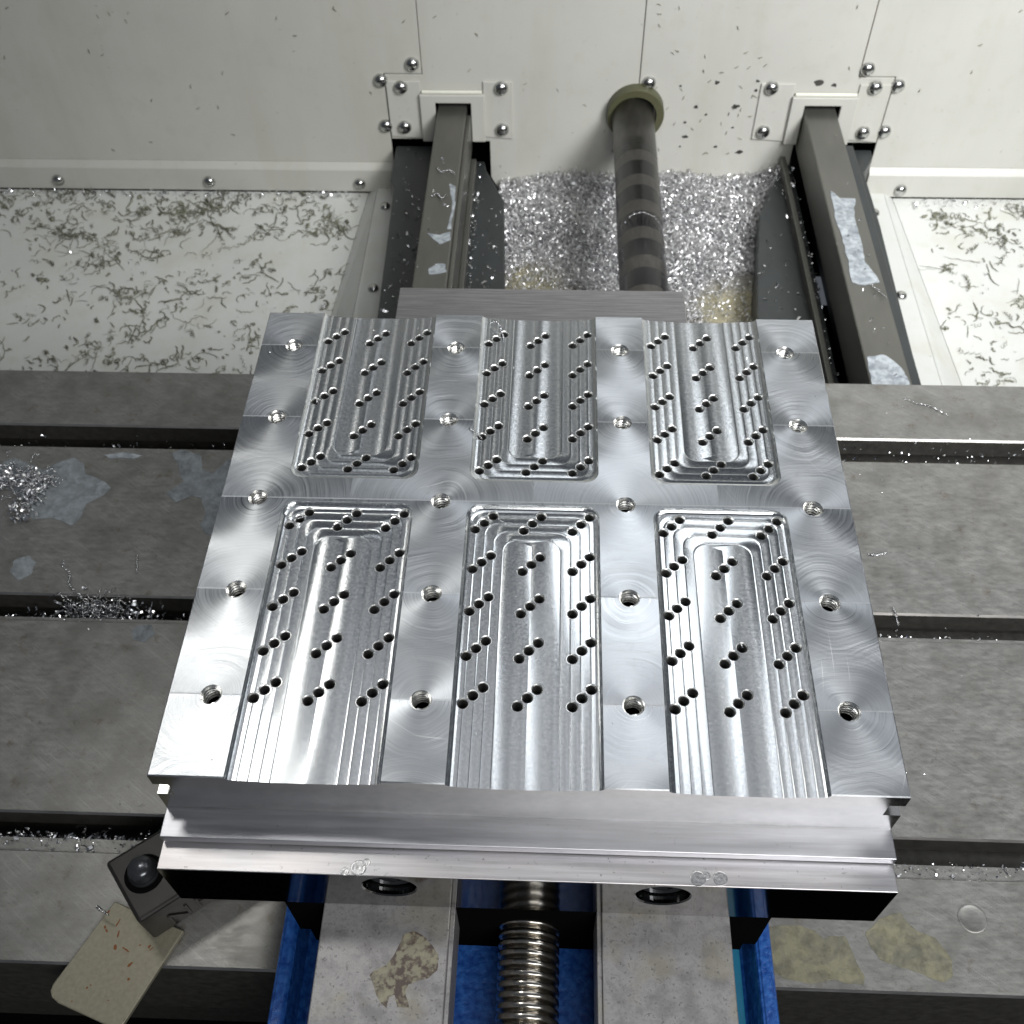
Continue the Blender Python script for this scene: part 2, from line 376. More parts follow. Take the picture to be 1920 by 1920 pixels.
def pocket(cx, front, parent):
    Ye = 127.5 if front else 249.0 - 140.9
    toY = (lambda v: v) if front else (lambda v: 249.0 - v)
    V = []; E = []
    def line(P, close=False):
        b = len(V); V.extend(P)
        for i in range(len(P) - 1): E.append((b + i, b + i + 1))
        if close: E.append((b + len(P) - 1, b))
    for t in TL: line(isoline(t, Ye))
    line([(-W, 0), (W, 0)])
    xs = [-9.2, -7.4, -5.5, -3.6, -1.8, 0, 1.8, 3.6, 5.5, 7.4, 9.2]
    for x in xs: line([(x, 0), (x, Ye - 19.5)])
    holes = []
    rows = ROWF if front else ROWB
    for ry in rows:
        for gx in (-20.7, 0, 20.7):
            for q in (-3.65, 0, 3.65):
                holes.append((gx + q, toY(ry + q)))
    NS = 20
    for hx, hy in holes:
        line([(hx + HRO * math.cos(2 * math.pi * k / NS), hy + HRO * math.sin(2 * math.pi * k / NS)) for k in range(NS)], True)
    v2, e2, f2, _, _, _ = delaunay_2d_cdt([Vector(v) for v in V], E, [], 0, 1e-5)
    H = np.array(holes)
    P = np.array([tuple(v) for v in v2])
    dv = np.array([dfun(a, b, Ye) for a, b in P])
    zv = np.interp(dv, PD, PZ)
    F = []; flow = []
    for f in f2:
        f = list(f); c = P[f].mean(0); dc = dfun(c[0], c[1], Ye)
        if c[1] < 0 or c[1] > Ye or abs(c[0]) > W or dc < 0: continue
        if ((H - c) ** 2).sum(1).min() < (HRO * .985) ** 2: continue
        if not front: f = f[::-1]
        F.append(tuple(f))
        ring = min(int(dc // 4), 4)
        for vi in f:
            x, y = P[vi]
            if ring < 4:
                e = .01; q = min(max((dv[vi] - 4 * ring) / 4, 0), 1)
                gx = (dfun(c[0] + e, c[1], Ye) - dfun(c[0] - e, c[1], Ye)); gy = (dfun(c[0], c[1] + e, Ye) - dfun(c[0], c[1] - e, Ye))
                gn = math.hypot(gx, gy) or 1; nx, ny = gx / gn, gy / gn; tx, ty = -ny, nx
                s_ = 1 - q * .95
            else:
                xc = -6.0 if c[0] < 0 else 6.0; s_ = max(-1, min(1, (x - xc) / 7.0)); nx, ny, tx, ty = 1, 0, 0, 1
            k_ = math.sqrt(max(0, 1 - s_ * s_))
            vx, vy = tx * s_ + nx * k_, ty * s_ + ny * k_
            flow.append((vx, vy if front else -vy, 0))
    VV = [(cx + a, toY(b), z) for (a, b), z in zip(P, zv)]
    rim = []
    for hx, hy in holes:
        b = len(VV)
        for k in range(NS):
            a = 2 * math.pi * k / NS; x = hx + HRO * math.cos(a); y = hy + HRO * math.sin(a); VV.append((cx + x, toY(y), hfun(dfun(x, y, Ye))))
        for rr, dz in ((2.12, .3), (HR, .62)):
            for k in range(NS):
                a = 2 * math.pi * k / NS; VV.append((cx + hx + rr * math.cos(a), toY(hy + rr * math.sin(a)), hfun(dfun(hx, hy, Ye)) - dz))
        for L_ in (0, NS):
            for k in range(NS):
                q = (b + L_ + k, b + L_ + (k + 1) % NS, b + L_ + NS + (k + 1) % NS, b + L_ + NS + k)
                F.append(q if front else q[::-1]); flow += [(1, 0, 0)] * 4; rim.append(len(F) - 1)
    o = mesh('milled_pocket', VV, F, M_pocket, parent)
    at = o.data.attributes.new('flow', 'FLOAT_VECTOR', 'CORNER'); at.data.foreach_set('vector', np.array(flow, float).ravel())
    o.data.materials.append(M_bore)
    for i in rim: o.data.polygons[i].material_index = 1
    for hx, hy in holes: bores.append((cx + hx, toY(hy), hfun(dfun(hx, hy, Ye)) - .62))
    return o
bores = []
plate = empty('machined_plate', (0, 0, -34.3), label='square silver aluminium plate with six stepped pockets full of drilled holes', cat='machined part')
for front in (True, False):
    for cx in CX: pocket(cx, front, plate)
# plate top
THX = (-120, -40, 40, 120); THY = [33.05 + 47.94 * i for i in range(5)]
TR = 4.2; TRI = 3.75
def plate_top():
    V = []; E = []
    def loop(P):
        b = len(V); V.extend(P); n = len(P)
        for i in range(n): E.append((b + i, b + (i + 1) % n))
    e = .45; out = [(-HW + e, e)]
    def dent(front):
        L = []
        for cx in CX:
            Ye = 127.5 if front else 249.0 - 140.9
            L.append([(cx + a, b if front else 249.0 - b) for a, b in isoline(0, Ye)])
        return L
    for P in dent(True):
        P[0] = (P[0][0], e); P[-1] = (P[-1][0], e); out += P
    out += [(HW - e, e), (HW - e, YB - e)]
    for P in dent(False)[::-1]:
        P = P[::-1]; P[0] = (P[0][0], YB - e); P[-1] = (P[-1][0], YB - e); out += P
    out += [(-HW + e, YB - e)]
    loop(out)
    NS = 32
    for hx in THX:
        for hy in THY: loop([(hx + TR * math.cos(2 * math.pi * k / NS), hy + TR * math.sin(2 * math.pi * k / NS)) for k in range(NS)])
    v2, e2, f2, _, _, _ = delaunay_2d_cdt([Vector(v) for v in V], E, [], 0, 1e-5)
    P = np.array([tuple(v) for v in v2]); F = []
    def inside_p(c):
        for cx in CX:
            for front in (True, False):
                Ye = 127.5 if front else 249.0 - 140.9
                x = c[0] - cx; y = c[1] if front else 249 - c[1]
                if abs(x) < W and y < Ye and dfun(x, y, Ye) > 0: return True
        return False
    for f in f2:
        c = P[list(f)].mean(0)
        if not (-HW < c[0] < HW and 0 < c[1] < YB) or inside_p(c): continue
        if any((c[0] - hx) ** 2 + (c[1] - hy) ** 2 < (TR * .99) ** 2 for hx in THX for hy in THY): continue
        F.append(tuple(f))
    VV = [(a, b, 0) for a, b in P]
    # outer chamfers along the flange
    def strip(A, B):
        b = len(VV); VV.extend([A[0], A[1], B[1], B[0]]); F.append((b, b + 1, b + 2, b + 3))
    segs = [(-HW, CX[0] - W), (CX[0] + W, CX[1] - W), (CX[1] + W, CX[2] - W), (CX[2] + W, HW)]
    for a, b in segs:
        a_ = max(a, -HW + e); b_ = min(b, HW - e)
        strip(((a, 0, -e), (b, 0, -e)), ((a_, e, 0), (b_, e, 0)))
        strip(((b, YB, -e), (a, YB, -e)), ((b_, YB - e, 0), (a_, YB - e, 0)))
    strip(((-HW, YB, -e), (-HW, 0, -e)), ((-HW + e, YB - e, 0), (-HW + e, e, 0)))
    strip(((HW, 0, -e), (HW, YB, -e)), ((HW - e, e, 0), (HW - e, YB - e, 0)))
    mesh('face_milled_top', VV, F, M_top, plate)
plate_top()
# plate sides, front, back
def plate_body():
    V = []; F = []
    def quad(*q):
        b = len(V); V.extend(q); F.append((b, b + 1, b + 2, b + 3))
    xs = sorted(set([-HW, HW] + [cx + s_ * (W - t) for cx in CX for s_ in (-1, 1) for t in TL]))
    def top(x):
        for cx in CX:
            if abs(x - cx) < W: return hfun(W - abs(x - cx))
        return -.45
    for a, b in zip(xs[:-1], xs[1:]):
        m_ = (a + b) / 2; inn = any(abs(m_ - cx) < W for cx in CX)
        za, zb = (top(a) if inn else -.45), (top(b) if inn else -.45)
        if inn and any(abs(abs(a - cx) - W) < 1e-6 for cx in CX): za = 0
        if inn and any(abs(abs(b - cx) - W) < 1e-6 for cx in CX): zb = 0
        za = min(za, -.45) if inn else za; zb = min(zb, -.45) if inn else zb
        for y, fl in ((0, 0), (YB, 1)):
            q = [(a, y, -7.7), (b, y, -7.7), (b, y, zb), (a, y, za)]
            quad(*(q[::-1] if fl else q))
    pr = [(HW, -.45), (HW, -7.7), (130.6, -7.7), (130.6, -16.4), (137.2, -16.4), (137.2, ZB)]
    for s_ in (-1, 1):
        for (xa, za), (xb, zb) in zip(pr[:-1], pr[1:]):
            q = [(s_ * xb, 0, zb), (s_ * xb, YB, zb), (s_ * xa, YB, za), (s_ * xa, 0, za)]
            quad(*(q if s_ > 0 else q[::-1]))
    for y in (0, YB):
        for x0, x1, z0, z1 in ((-130.6, 130.6, -16.4, -7.7), (-137.2, 137.2, ZB, -16.4)):
            q = [(x0, y, z0), (x1, y, z0), (x1, y, z1), (x0, y, z1)]; quad(*(q if y == 0 else q[::-1]))
    quad((-137.2, 0, ZB), (-137.2, YB, ZB), (137.2, YB, ZB), (137.2, 0, ZB))
    mesh('side_walls', V, F, M_face, plate)
plate_body()
box('lower_flange', (-137.3, 137.3, -11.6, 260, -33.8, -29.35), M_ledge, plate, bevel=.35)
# drilled holes and tapped holes
def bore_mesh(r, depth, n):
    V, F = lathe([(r, 0), (r, -depth)], n, (0, 0, 0)); F = [f[::-1] if len(f) == 4 else f for f in F]
    me = bpy.data.meshes.new('bore'); me.from_pydata((np.array(V) * S).tolist(), [], F); me.update()
    for p in me.polygons: p.use_smooth = len(p.vertices) == 4
    return me
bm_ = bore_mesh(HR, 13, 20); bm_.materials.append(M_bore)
bm_.materials.append(M_void); bm_.polygons[-1].material_index = 1  # bore bottom blacked to stand for unlit depth
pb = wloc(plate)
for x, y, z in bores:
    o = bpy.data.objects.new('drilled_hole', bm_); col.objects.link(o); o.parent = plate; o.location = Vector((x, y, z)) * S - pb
def thread_mesh():
    V = []; F = []; n = 64; pitch = 1.65; rows = []
    V1 = [(TR, 0), (TRI + .05, -.55)]
    for r, h in V1:
        rows.append([(r * math.cos(2 * math.pi * k / n), r * math.sin(2 * math.pi * k / n), h) for k in range(n)])
    turns = 5
    for t in range(turns):
        for dr, dh in ((.0, 0), (.0, .5), (.65, .75), (.65, .85)):
            rows.append([((TRI - .42 + dr) * math.cos(2 * math.pi * k / n), (TRI - .42 + dr) * math.sin(2 * math.pi * k / n), -.5 - pitch * (t + k / n * 1.0) - dh) for k in range(n)])
    for r in rows: V += r
    for i in range(len(rows) - 1):
        for k in range(n - (1 if i > 1 else 0)): F.append((i * n + k, (i + 1) * n + k, (i + 1) * n + (k + 1) % n, i * n + (k + 1) % n))
    # outer sleeve closes the seam
    b = len(V)
    for h in (-.9, -14): V += [((TRI + .5) * math.cos(2 * math.pi * k / n), (TRI + .5) * math.sin(2 * math.pi * k / n), h) for k in range(n)]
    for k in range(n): F.append((b + k, b + n + k, b + n + (k + 1) % n, b + (k + 1) % n))
    F.append(tuple(b + n + k for k in range(n)))
    me = bpy.data.meshes.new('thread'); me.from_pydata((np.array(V) * S).tolist(), [], F); me.update()
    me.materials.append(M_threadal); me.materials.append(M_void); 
    for p in list(me.polygons)[len(F) - n - 1:]: p.material_index = 1  # sleeve blacked: darkness below the threads put into colour
    for p in me.polygons: p.use_smooth = False
    return me
tm = thread_mesh()
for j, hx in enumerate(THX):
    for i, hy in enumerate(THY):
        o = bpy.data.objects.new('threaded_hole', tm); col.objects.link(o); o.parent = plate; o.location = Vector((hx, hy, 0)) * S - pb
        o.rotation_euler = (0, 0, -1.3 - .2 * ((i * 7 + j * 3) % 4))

# ------------------------------------------------------------------ vise
vise = empty('vise', (0, 100, -140), label='blue vise with ground rails and a lead screw, holding the aluminium plate', cat='vise')
jaw = box('front_jaw', (-137.4, 137.4, -9.0, 30, -69.6, -35.0), M_jawtop, vise, bevel=.4)
# polished front face with two counterbored holes
def jaw_face():
    V = []; E = []
    def loop(P):
        b = len(V); V.extend(P); n = len(P)
        for i in range(n): E.append((b + i, b + (i + 1) % n))
    loop([(-137.4, -69.6), (137.4, -69.6), (137.4, -35.9), (-137.4, -35.9)])
    hs = [(-51.2, -47.7), (52.8, -47.7)]; n = 48
    for hx, hz in hs: loop([(hx + 10.8 * math.cos(2 * math.pi * k / n), hz + 10.8 * math.sin(2 * math.pi * k / n)) for k in range(n)])
    v2, _, f2, _, _, _ = delaunay_2d_cdt([Vector(v) for v in V], E, [], 0, 1e-5)
    P = [tuple(v) for v in v2]; F = []
    for f in f2:
        cx_ = sum(P[i][0] for i in f) / len(f); cz = sum(P[i][1] for i in f) / len(f)
        if any((cx_ - a) ** 2 + (cz - b) ** 2 < 10.75 ** 2 for a, b in hs): continue
        F.append(tuple(f))
    VV = [(a, -21.7, b) for a, b in P]
    for hx, hz in hs:
        prof = [(10.8, -21.7), (10.2, -21.2), (10.2, -9.1)]; b0 = len(VV)
        for r, y in prof: VV += [(hx + r * math.cos(2 * math.pi * k / n), y, hz + r * math.sin(2 * math.pi * k / n)) for k in range(n)]
        for i in range(2):
            for k in range(n): F.append((b0 + i * n + k, b0 + (i + 1) * n + k, b0 + (i + 1) * n + (k + 1) % n, b0 + i * n + (k + 1) % n))
    b = len(VV)
    VV += [(x, y, z) for z in (-69.6, -35.9) for x, y in ((-137.4, -21.7), (137.4, -21.7), (137.4, -9.05), (-137.4, -9.05))]
    F += [(b, b + 3, b + 2, b + 1), (b, b + 4, b + 7, b + 3), (b + 1, b + 2, b + 6, b + 5)]
    o = mesh('jaw_face', VV, F, M_jaw, jaw)
    return hs
JB = jaw_face()
box('jaw_ledge', (-137.4, 137.4, -21.75, -9.02, -35.88, -35.0), M_jawtop, jaw, bevel=.25)
# counterbore pockets with socket screws
for hx, hz in JB:
    V, F = lathe([(10.1, 11.8), (10.1, 12)], 40, (hx, -21.75, hz), 'y')
    V2, F2 = lathe([(9.3, 11.5), (9.2, 4.4), (8.4, 3.8), (4.8, 3.8)], 40, (hx, -21.75, hz), 'y')
    o = mesh('bolt_recess', V, F, M_void, jaw)
    F2 = F2[:-1]
    V3, F3 = lathe([(4.8, 3.8), (4.6, 9)], 6, (hx, -21.75, hz), 'y'); b = len(V2)
    mesh('socket_screw', V2 + V3, F2 + [tuple(i + b for i in f) for f in F3], M_stud, jaw)
# cut the jaw body behind the recess: body front sits further back there
jaw.scale = (1, 1, 1)
V, F = boxVF(-137.4, 137.4, -21.6, 30, -69.6, -35.05)
# drill marks on the jaw edge
for x, y, r in ((-61.6, -19.0, 3.0), (-59.0, -17.0, 1.6), (-66.6, -20.4, 1.6), (64.6, -19.0, 2.9), (67.5, -17.6, 1.8), (72.8, -18.6, 2.7)):
    prof = [(r, .02), (r * .95, .1), (r * .8, .04), (r * .5, .1), (r * .2, .05), (.1, .05)]
    V, F = lathe(prof, 24, (x, y, -35.0))
    mesh('drill_mark', V, F, M_dent, jaw, smooth=True)
# rails
for x0, x1, inn in ((-79.6, -29.0, 1), (30.9, 81.2, -1)):
    P = [(x0, -70), (x1, -70), (x1, -96), (x0, -96)]
    r = box('rail', (x0, x1, -180, 300, -110, -70), M_rail, vise, bevel=.5)
    if inn > 0: box('rail_edge', (x1 + .02, x1 + 1.9, -180, 290, -100, -71.5), M_rail, vise, bevel=.3)
    else: box('rail_edge', (x0 - 1.9, x0 - .02, -180, 290, -100, -71.5), M_rail, vise, bevel=.3)
# blue casting: floor, two outer lips
def casting():
    P = [(-104.5, -139.6), (-104.5, -112), (-103.5, -110), (-99, -110), (-97.5, -111.5), (-95, -124), (-92, -127), (92, -127), (95, -124), (98, -111.5), (99, -110), (104.3, -110), (105.3, -112), (105.3, -139.6)]
    n = len(P); V = [(x, -200, z) for x, z in P] + [(x, 290, z) for x, z in P]
    F = [(i, n + i, n + (i + 1) % n, (i + 1) % n)[::-1] for i in range(n)] + [tuple(range(n)), tuple(range(n, 2 * n))[::-1]]
    mesh('blue_casting', V, F, M_blue, vise, bevel=.8)
    box('teal_strip', (82.5, 93, -200, 280, -126.9, -119), M_teal, vise, bevel=.8)
casting()
box('jaw_void_box', (-96, 98, -21.0, 30, -108.5, -69.8), M_void, vise, bevel=0)  # black box stands for the dark void under the jaw
box('bed_void_box', (-92, 93, -20.5, 30, -126.8, -108.6), M_void, vise, bevel=0)  # black box carries the same painted shade down to the casting floor
# lead screw
def lead_screw():
    n = 72; pitch = 4.0; V = []; F = []; y0 = -200; L = 185; prof = [(q, 12.7 - .25 * (2 * q - 1) ** 2 * 2 - 2.3 * math.exp(-(min(q, 1 - q) / .13) ** 2)) for q in np.arange(0, 1, .0714)]
    rows = []
    T = int(L / pitch)
    for t in range(T):
        for q, r in prof:
            rows.append([(2.3 + r * math.cos(2 * math.pi * k / n), y0 + pitch * (t + q + k / n), -97.5 + r * math.sin(2 * math.pi * k / n)) for k in range(n + 1)])
    for r in rows: V += r
    for i in range(len(rows) - 1):
        for k in range(n): F.append((i * (n + 1) + k, i * (n + 1) + k + 1, (i + 1) * (n + 1) + k + 1, (i + 1) * (n + 1) + k))
    # stitch one turn onto the next
    return V, F
V, F = lead_screw(); mesh('lead_screw', V, F, M_thread, vise, smooth=True)
V, F = lathe([(9.9, 0), (9.9, 190)], 32, (2.3, -200, -97.5), 'y'); mesh('screw_core', V, F, M_thread, vise, smooth=True)
# rear end
box('rear_jaw', (-137.4, 137.4, 258, 278, -69.6, -36), M_jawtop, vise, bevel=.4)
box('rear_crossbar', (-79.6, 80.4, 279, 309, -110, -33.5), M_block, vise, bevel=.5)

# ------------------------------------------------------------------ table
table = empty('machine_table', (0, 150, -215), label='grey cast iron machine table with long T-slots, under the vise', cat='machine table')
TZ = -140.0
def slot(y1, y0, ledge):
    # going from back lip (y1) to front lip (y0): list of (y,z)
    c = 1.0
    L = [(y1 + c, TZ), (y1, TZ - c * 1.1), (y1, TZ - 14), (y1 + 8, TZ - 14), (y1 + 8, TZ - 30), (y0 - 8, TZ - 30), (y0 - 8, TZ - 14), (y0 + ledge, TZ - 14)]
    if ledge: L += [(y0 + ledge, TZ - 2.2), (y0, TZ - 2.2)]
    else: L += [(y0, TZ - 14)]
    L += [(y0, TZ - .5), (y0 - .5, TZ)]
    return L
TP = [(346, -215), (346, TZ - 1), (345, TZ)]
for a, b, l in ((296, 277.5, 0), (166, 149, 3.2), (38.8, 20.0, 7.0)): TP += slot(a, b, l)
TP += [(-30, TZ), (-31, TZ - 1.2), (-31, TZ - 4), (-31, -215)]
V, F = extr_x(TP, -620, 620)
tb = mesh('slab', V, F, M_table, table)
tb.data.materials.append(M_tedge); tb.data.materials.append(M_tdark)
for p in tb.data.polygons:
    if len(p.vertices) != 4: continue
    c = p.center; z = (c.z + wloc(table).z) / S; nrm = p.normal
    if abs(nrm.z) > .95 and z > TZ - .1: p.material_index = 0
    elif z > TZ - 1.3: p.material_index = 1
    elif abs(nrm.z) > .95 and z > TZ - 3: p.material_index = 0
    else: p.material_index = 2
def dimple(x, y, r):
    V, F = lathe([(r, .05), (r * .94, .35), (r * .86, .15), (r * .5, .05), (.2, .05)], 32, (x, y, TZ)); mesh('spot_mark', V, F, M_table, table, smooth=True)
dimple(204.4, 2.4, 6.6)
V, F = boxVF(-620, 620, -20, 330, -300, -215.1); mesh('saddle_shade', V, F, M_tdark, table)  # dark box added so the shaded space under the table stays black

# ------------------------------------------------------------------ back wall, pan, ways
wall = mesh('wall', *boxVF(-900, 900, 870, 876, -480, 500), M_void, kind='structure')  # black backing sheet: darkness behind the panel openings put into its colour
WY = 806.0
def panel(P, y0=WY, th=2.0, mat=M_white, name='sheet_panel', parent=wall, bevel=.5, **k):
    if area2(P) < 0: P = P[::-1]
    n = len(P)
    V = [(x, y0, z) for x, z in P] + [(x, y0 + th, z) for x, z in P]
    F = [tuple(range(n)), tuple(range(n, 2 * n))[::-1]] + [(i, n + i, n + (i + 1) % n, (i + 1) % n) for i in range(n)]
    return mesh(name, V, F, mat, parent, bevel=bevel, **k)
panel([(-123.9, 500), (-123.9, -186), (-161.2, -186), (-161.2, -256), (-116, -256), (-116, -205), (-76, -205), (-76, -258), (-60, -258), (-60, -300), (-48, -325), (-48, -420), (87.4, -420), (87.4, 500)])
panel([(88.2, 500), (88.2, -420), (225, -420), (225, -318), (250, -290), (250, -205), (290, -205), (290, -256), (332.4, -256), (332.4, -186), (297.4, -186), (297.4, 500)])
for s_, xs_ in ((-1, (-900, -162, -124.6)), (1, (900, 333.2, 298.2))):
    panel([(xs_[0], 500), (xs_[2], 500), (xs_[2], -185), (xs_[1], -185), (xs_[1], -284), (xs_[0], -284)])
    prof = [(WY, -284), (WY - 4.5, -289), (WY - 5.5, -290.5), (WY - 6, -316), (WY - 3, -317), (WY + 3, -317), (WY + 3, -284)]
    V, F = extr_x(prof, min(xs_[:2]), max(xs_[:2])); mesh('sheet_skirt', V, F, M_white, wall, bevel=.8)
mesh('seam_stain', *boxVF(-125.4, -124.2, 807.9, 808.6, -180, 200), M_rust, wall)
mesh('seam_stain', *boxVF(297.2, 298.4, 807.9, 808.6, -176, 200), M_rust, wall)
def screw_mesh():
    V, F = lathe([(7.0, 0), (6.8, -1.6), (6.0, -3.2), (4.6, -4.5), (2.6, -5.4), (.8, -5.7)], 20, (0, 0, 0), 'y')
    me = bpy.data.meshes.new('screw'); me.from_pydata((np.array(V) * S).tolist(), [], [f[::-1] for f in F]); me.update(); me.materials.append(M_screw)
    for p in me.polygons: p.use_smooth = True
    return me
SM = screw_mesh()
def screw(p, parent, rot=(0, 0, 0), sc=1):
    o = bpy.data.objects.new('screw', SM); col.objects.link(o); o.parent = parent
    o.location = Vector(p) * S - wloc(parent); o.rotation_euler = rot; o.scale = (sc,) * 3
for x, z in ((-133, -175), (-165.5, -192), (-165.5, -241), (97, -193), (304, -177), (337, -194), (337, -243)): screw((x, 805.9, z), wall)
for x, z in ((-525.8, -305), (-361.7, -305), (-200, -306), (370, -307)): screw((x, 799.6, z), wall, sc=.9)
screw((-18, 805.9, -304), wall, sc=.8)
def bracket(cx, x0, x1, hx0, hx1, sx, label):
    b = empty('way_bracket', (cx, WY, -250), label=label, cat='bracket', group='white brackets on the back wall')
    # tabs lie on the wall; the hood stands proud and lets the beam through
    for xa, xb in ((x0, hx0 + 1), (hx1 - 1, x1)):
        P = smooth_poly([(xa, -192), (xb, -192), (xb, -254), (xa, -252)], 0)
        panel(P, 803.9, 1.9, M_white, 'mounting_tab', b, bevel=.6)
    oa, ob = cx - 18, cx + 17.5
    HY = 799.5
    P = [(hx0, -204), (hx1, -204), (hx1, -255), (ob, -255), (ob, -212.5), (oa, -212.5), (oa, -255), (hx0, -255)]
    panel(P, HY, 4.3, M_white, 'hood', b, bevel=.8)
    panel([(hx0 + 2, -200.5), (hx1 - 2, -200.5), (hx1 - 2, -203.6), (hx0 + 2, -203.6)], 801, 2.8, M_edge, 'weld_bead', b, bevel=1.0)
    for x, z in sx: screw((x, 803.8, z), b)
bracket(-95, -160.5, -36, -128, -64, ((-146, -192 - 6), (-146, -241), (-47, -198), (-47, -243)), 'white sheet steel bracket around the left guide beam, left of the round tube')
bracket(269, 206, 331.5, 238, 302, ((216, -196), (216, -243), (315.5, -195), (315.5, -243)), 'white sheet steel bracket around the right guide beam, with scratched paint at its hole')
# guide beams
def guide(x0, x1, label, lx0, lx1, side):
    g = empty('guide_beam', ((x0 + x1) / 2, 560, -290), label=label, cat='guide beam', group='dark guide beams behind the table')
    x0b, x1b = x0, x1
    box('way', (x0, x1, 350, 845, -262, -220), M_beam, g, bevel=1.2)
    if side < 0: box('way_lip', (x1 + .1, x1 + 4, 350, 800, -262, -225), M_beam, g, bevel=.8)
    else: box('way_lip', (x1 + .1, x1 + 15, 350, 770, -262, -236), M_cast, g, bevel=1.5)
    return g
gl = guide(-111, -82, 'dark oily guide beam left of the round tube, streaked with milky coolant', 0, 0, -1)
gr = guide(252, 284, 'dark oily guide beam right of the round tube with a long white coolant smear', 0, 0, 1)
def poly_cast(name, P, z0, z1, parent, mat=M_cast, bevel=1.5): V, F = prism(P, z0, z1); return mesh(name, V, F, mat, parent, bevel=bevel)
poly_cast('flank', [(-157, 803), (-119, 803), (-112, 780), (-112, 350), (-141, 350), (-149, 640), (-152, 730), (-157, 745)], -360, -262, gl)
poly_cast('web', [(-81.5, 804), (-66, 804), (-64, 790), (-52, 760), (-43, 737), (-39, 650), (-34, 560), (-30, 350), (-81.5, 350)], -380, -280, gl)
poly_cast('flank', [(287, 803), (329, 803), (328, 790), (315, 764), (316, 680), (313, 560), (309, 350), (287, 350)], -360, -262, gr)
poly_cast('web', [(251.5, 804), (250, 804), (243, 800), (233, 778), (210, 720), (199, 638), (191, 567), (178, 350), (251.5, 350)], -380, -280, gr)
box('channel_wall', (-79, -73.5, 352, 790, -279.9, -268), M_beam, gl, bevel=.8)
box('channel_wall', (238, 243, 352, 800, -279.9, -268), M_beam, gr, bevel=.8)
# round tube
tube = empty('round_tube', (84, 640, -245), label='round grey tube with dark bands leaving the back wall through an olive ring', cat='tube')
V, F = lathe([(20.4, 0), (20.4, 460)], 56, (83.5, 380, -222), 'y'); mesh('sleeve', V, F, M_tube, tube, smooth=True)
V, F = lathe([(20.6, -1), (27.5, -1), (28.3, 1), (28.3, 12), (20.6, 12), ], 48, (86, 795, -222), 'y'); mesh('ring_seal', V, F[:-1], M_ring, tube, smooth=False)
# chip pan
pan = mesh('floor', *boxVF(-900, 900, -400, 806, -480, -470), M_void, kind='structure')  # blacked to stand for the unlit space below
def quadmesh(name, V, mat, parent, sub=1):
    return mesh(name, V, [(0, 1, 2, 3)], mat, parent)
def slab4(name, A, B, Cc, D, mat, th=3):
    V = [A, B, Cc, D] + [(p[0], p[1], p[2] - th) for p in (A, B, Cc, D)]
    F = [(0, 1, 2, 3), (7, 6, 5, 4), (0, 4, 5, 1), (1, 5, 6, 2), (2, 6, 7, 3), (3, 7, 4, 0)]
    return mesh(name, V, F, mat, pan)
slab4('pan_sheet', (-900, 330, -369), (-243, 330, -369), (-192.5, 802, -319), (-900, 802, -319), M_pan)
slab4('pan_fold', (-242.5, 330, -369), (-182, 330, -312.2), (-182, 802, -312.2), (-192, 802, -319), M_pan)
slab4('pan_flange', (-181.5, 330, -312), (-150, 330, -312), (-150, 801, -312), (-181.5, 801, -312), M_pan)
slab4('pan_flange', (310, 330, -312), (354, 330, -312), (354, 801, -312), (310, 801, -312), M_pan)
slab4('pan_fold', (354.5, 330, -312.2), (412, 330, -369), (365, 802, -319), (354.5, 802, -312.2), M_pan)
slab4('pan_sheet', (412.5, 330, -369), (900, 330, -369), (900, 802, -319), (365.5, 802, -319), M_pan)
for p in ((-167, 637, -312), (-170, 768, -312), (341, 637, -312), (338, 766, -312)): screw(p, pan, rot=(math.radians(-90), 0, 0), sc=.8)

# ------------------------------------------------------------------ chips
def flakes(name, pts, size, mat, parent=None, curl=1.0, seg=3, **k):
    n = len(pts); pts = np.asarray(pts, float)
    V = np.zeros((n, (seg + 1) * 2, 3)); 
    sz = size * rng.lognormal(0, .4, n); wd = sz * rng.uniform(.1, .32, n)
    ax = rng.normal(size=(n, 3)); ax[:, 2] *= .6; ax /= np.linalg.norm(ax, axis=1)[:, None]
    r2 = rng.normal(size=(n, 3)); bx = np.cross(ax, r2); bx /= np.linalg.norm(bx, axis=1)[:, None]; cz = np.cross(ax, bx)
    ang = rng.uniform(.5, 2.6, n) * curl
    for i in range(seg + 1):
        t = (i / seg - .5) * ang; rr = sz / ang
        c = bx * (np.sin(t) * rr)[:, None] + cz * ((np.cos(t) - 1) * rr)[:, None]
        V[:, 2 * i] = pts + c + ax * (wd / 2)[:, None]; V[:, 2 * i + 1] = pts + c - ax * (wd / 2)[:, None]
    V = V.reshape(-1, 3)
    base = (np.arange(n) * (seg + 1) * 2)[:, None, None]
    q = np.array([[2 * i, 2 * i + 1, 2 * i + 3, 2 * i + 2] for i in range(seg)])[None]
    F = (base + q).reshape(-1, 4)
    return mesh(name, V, F.tolist(), mat, parent, **k)
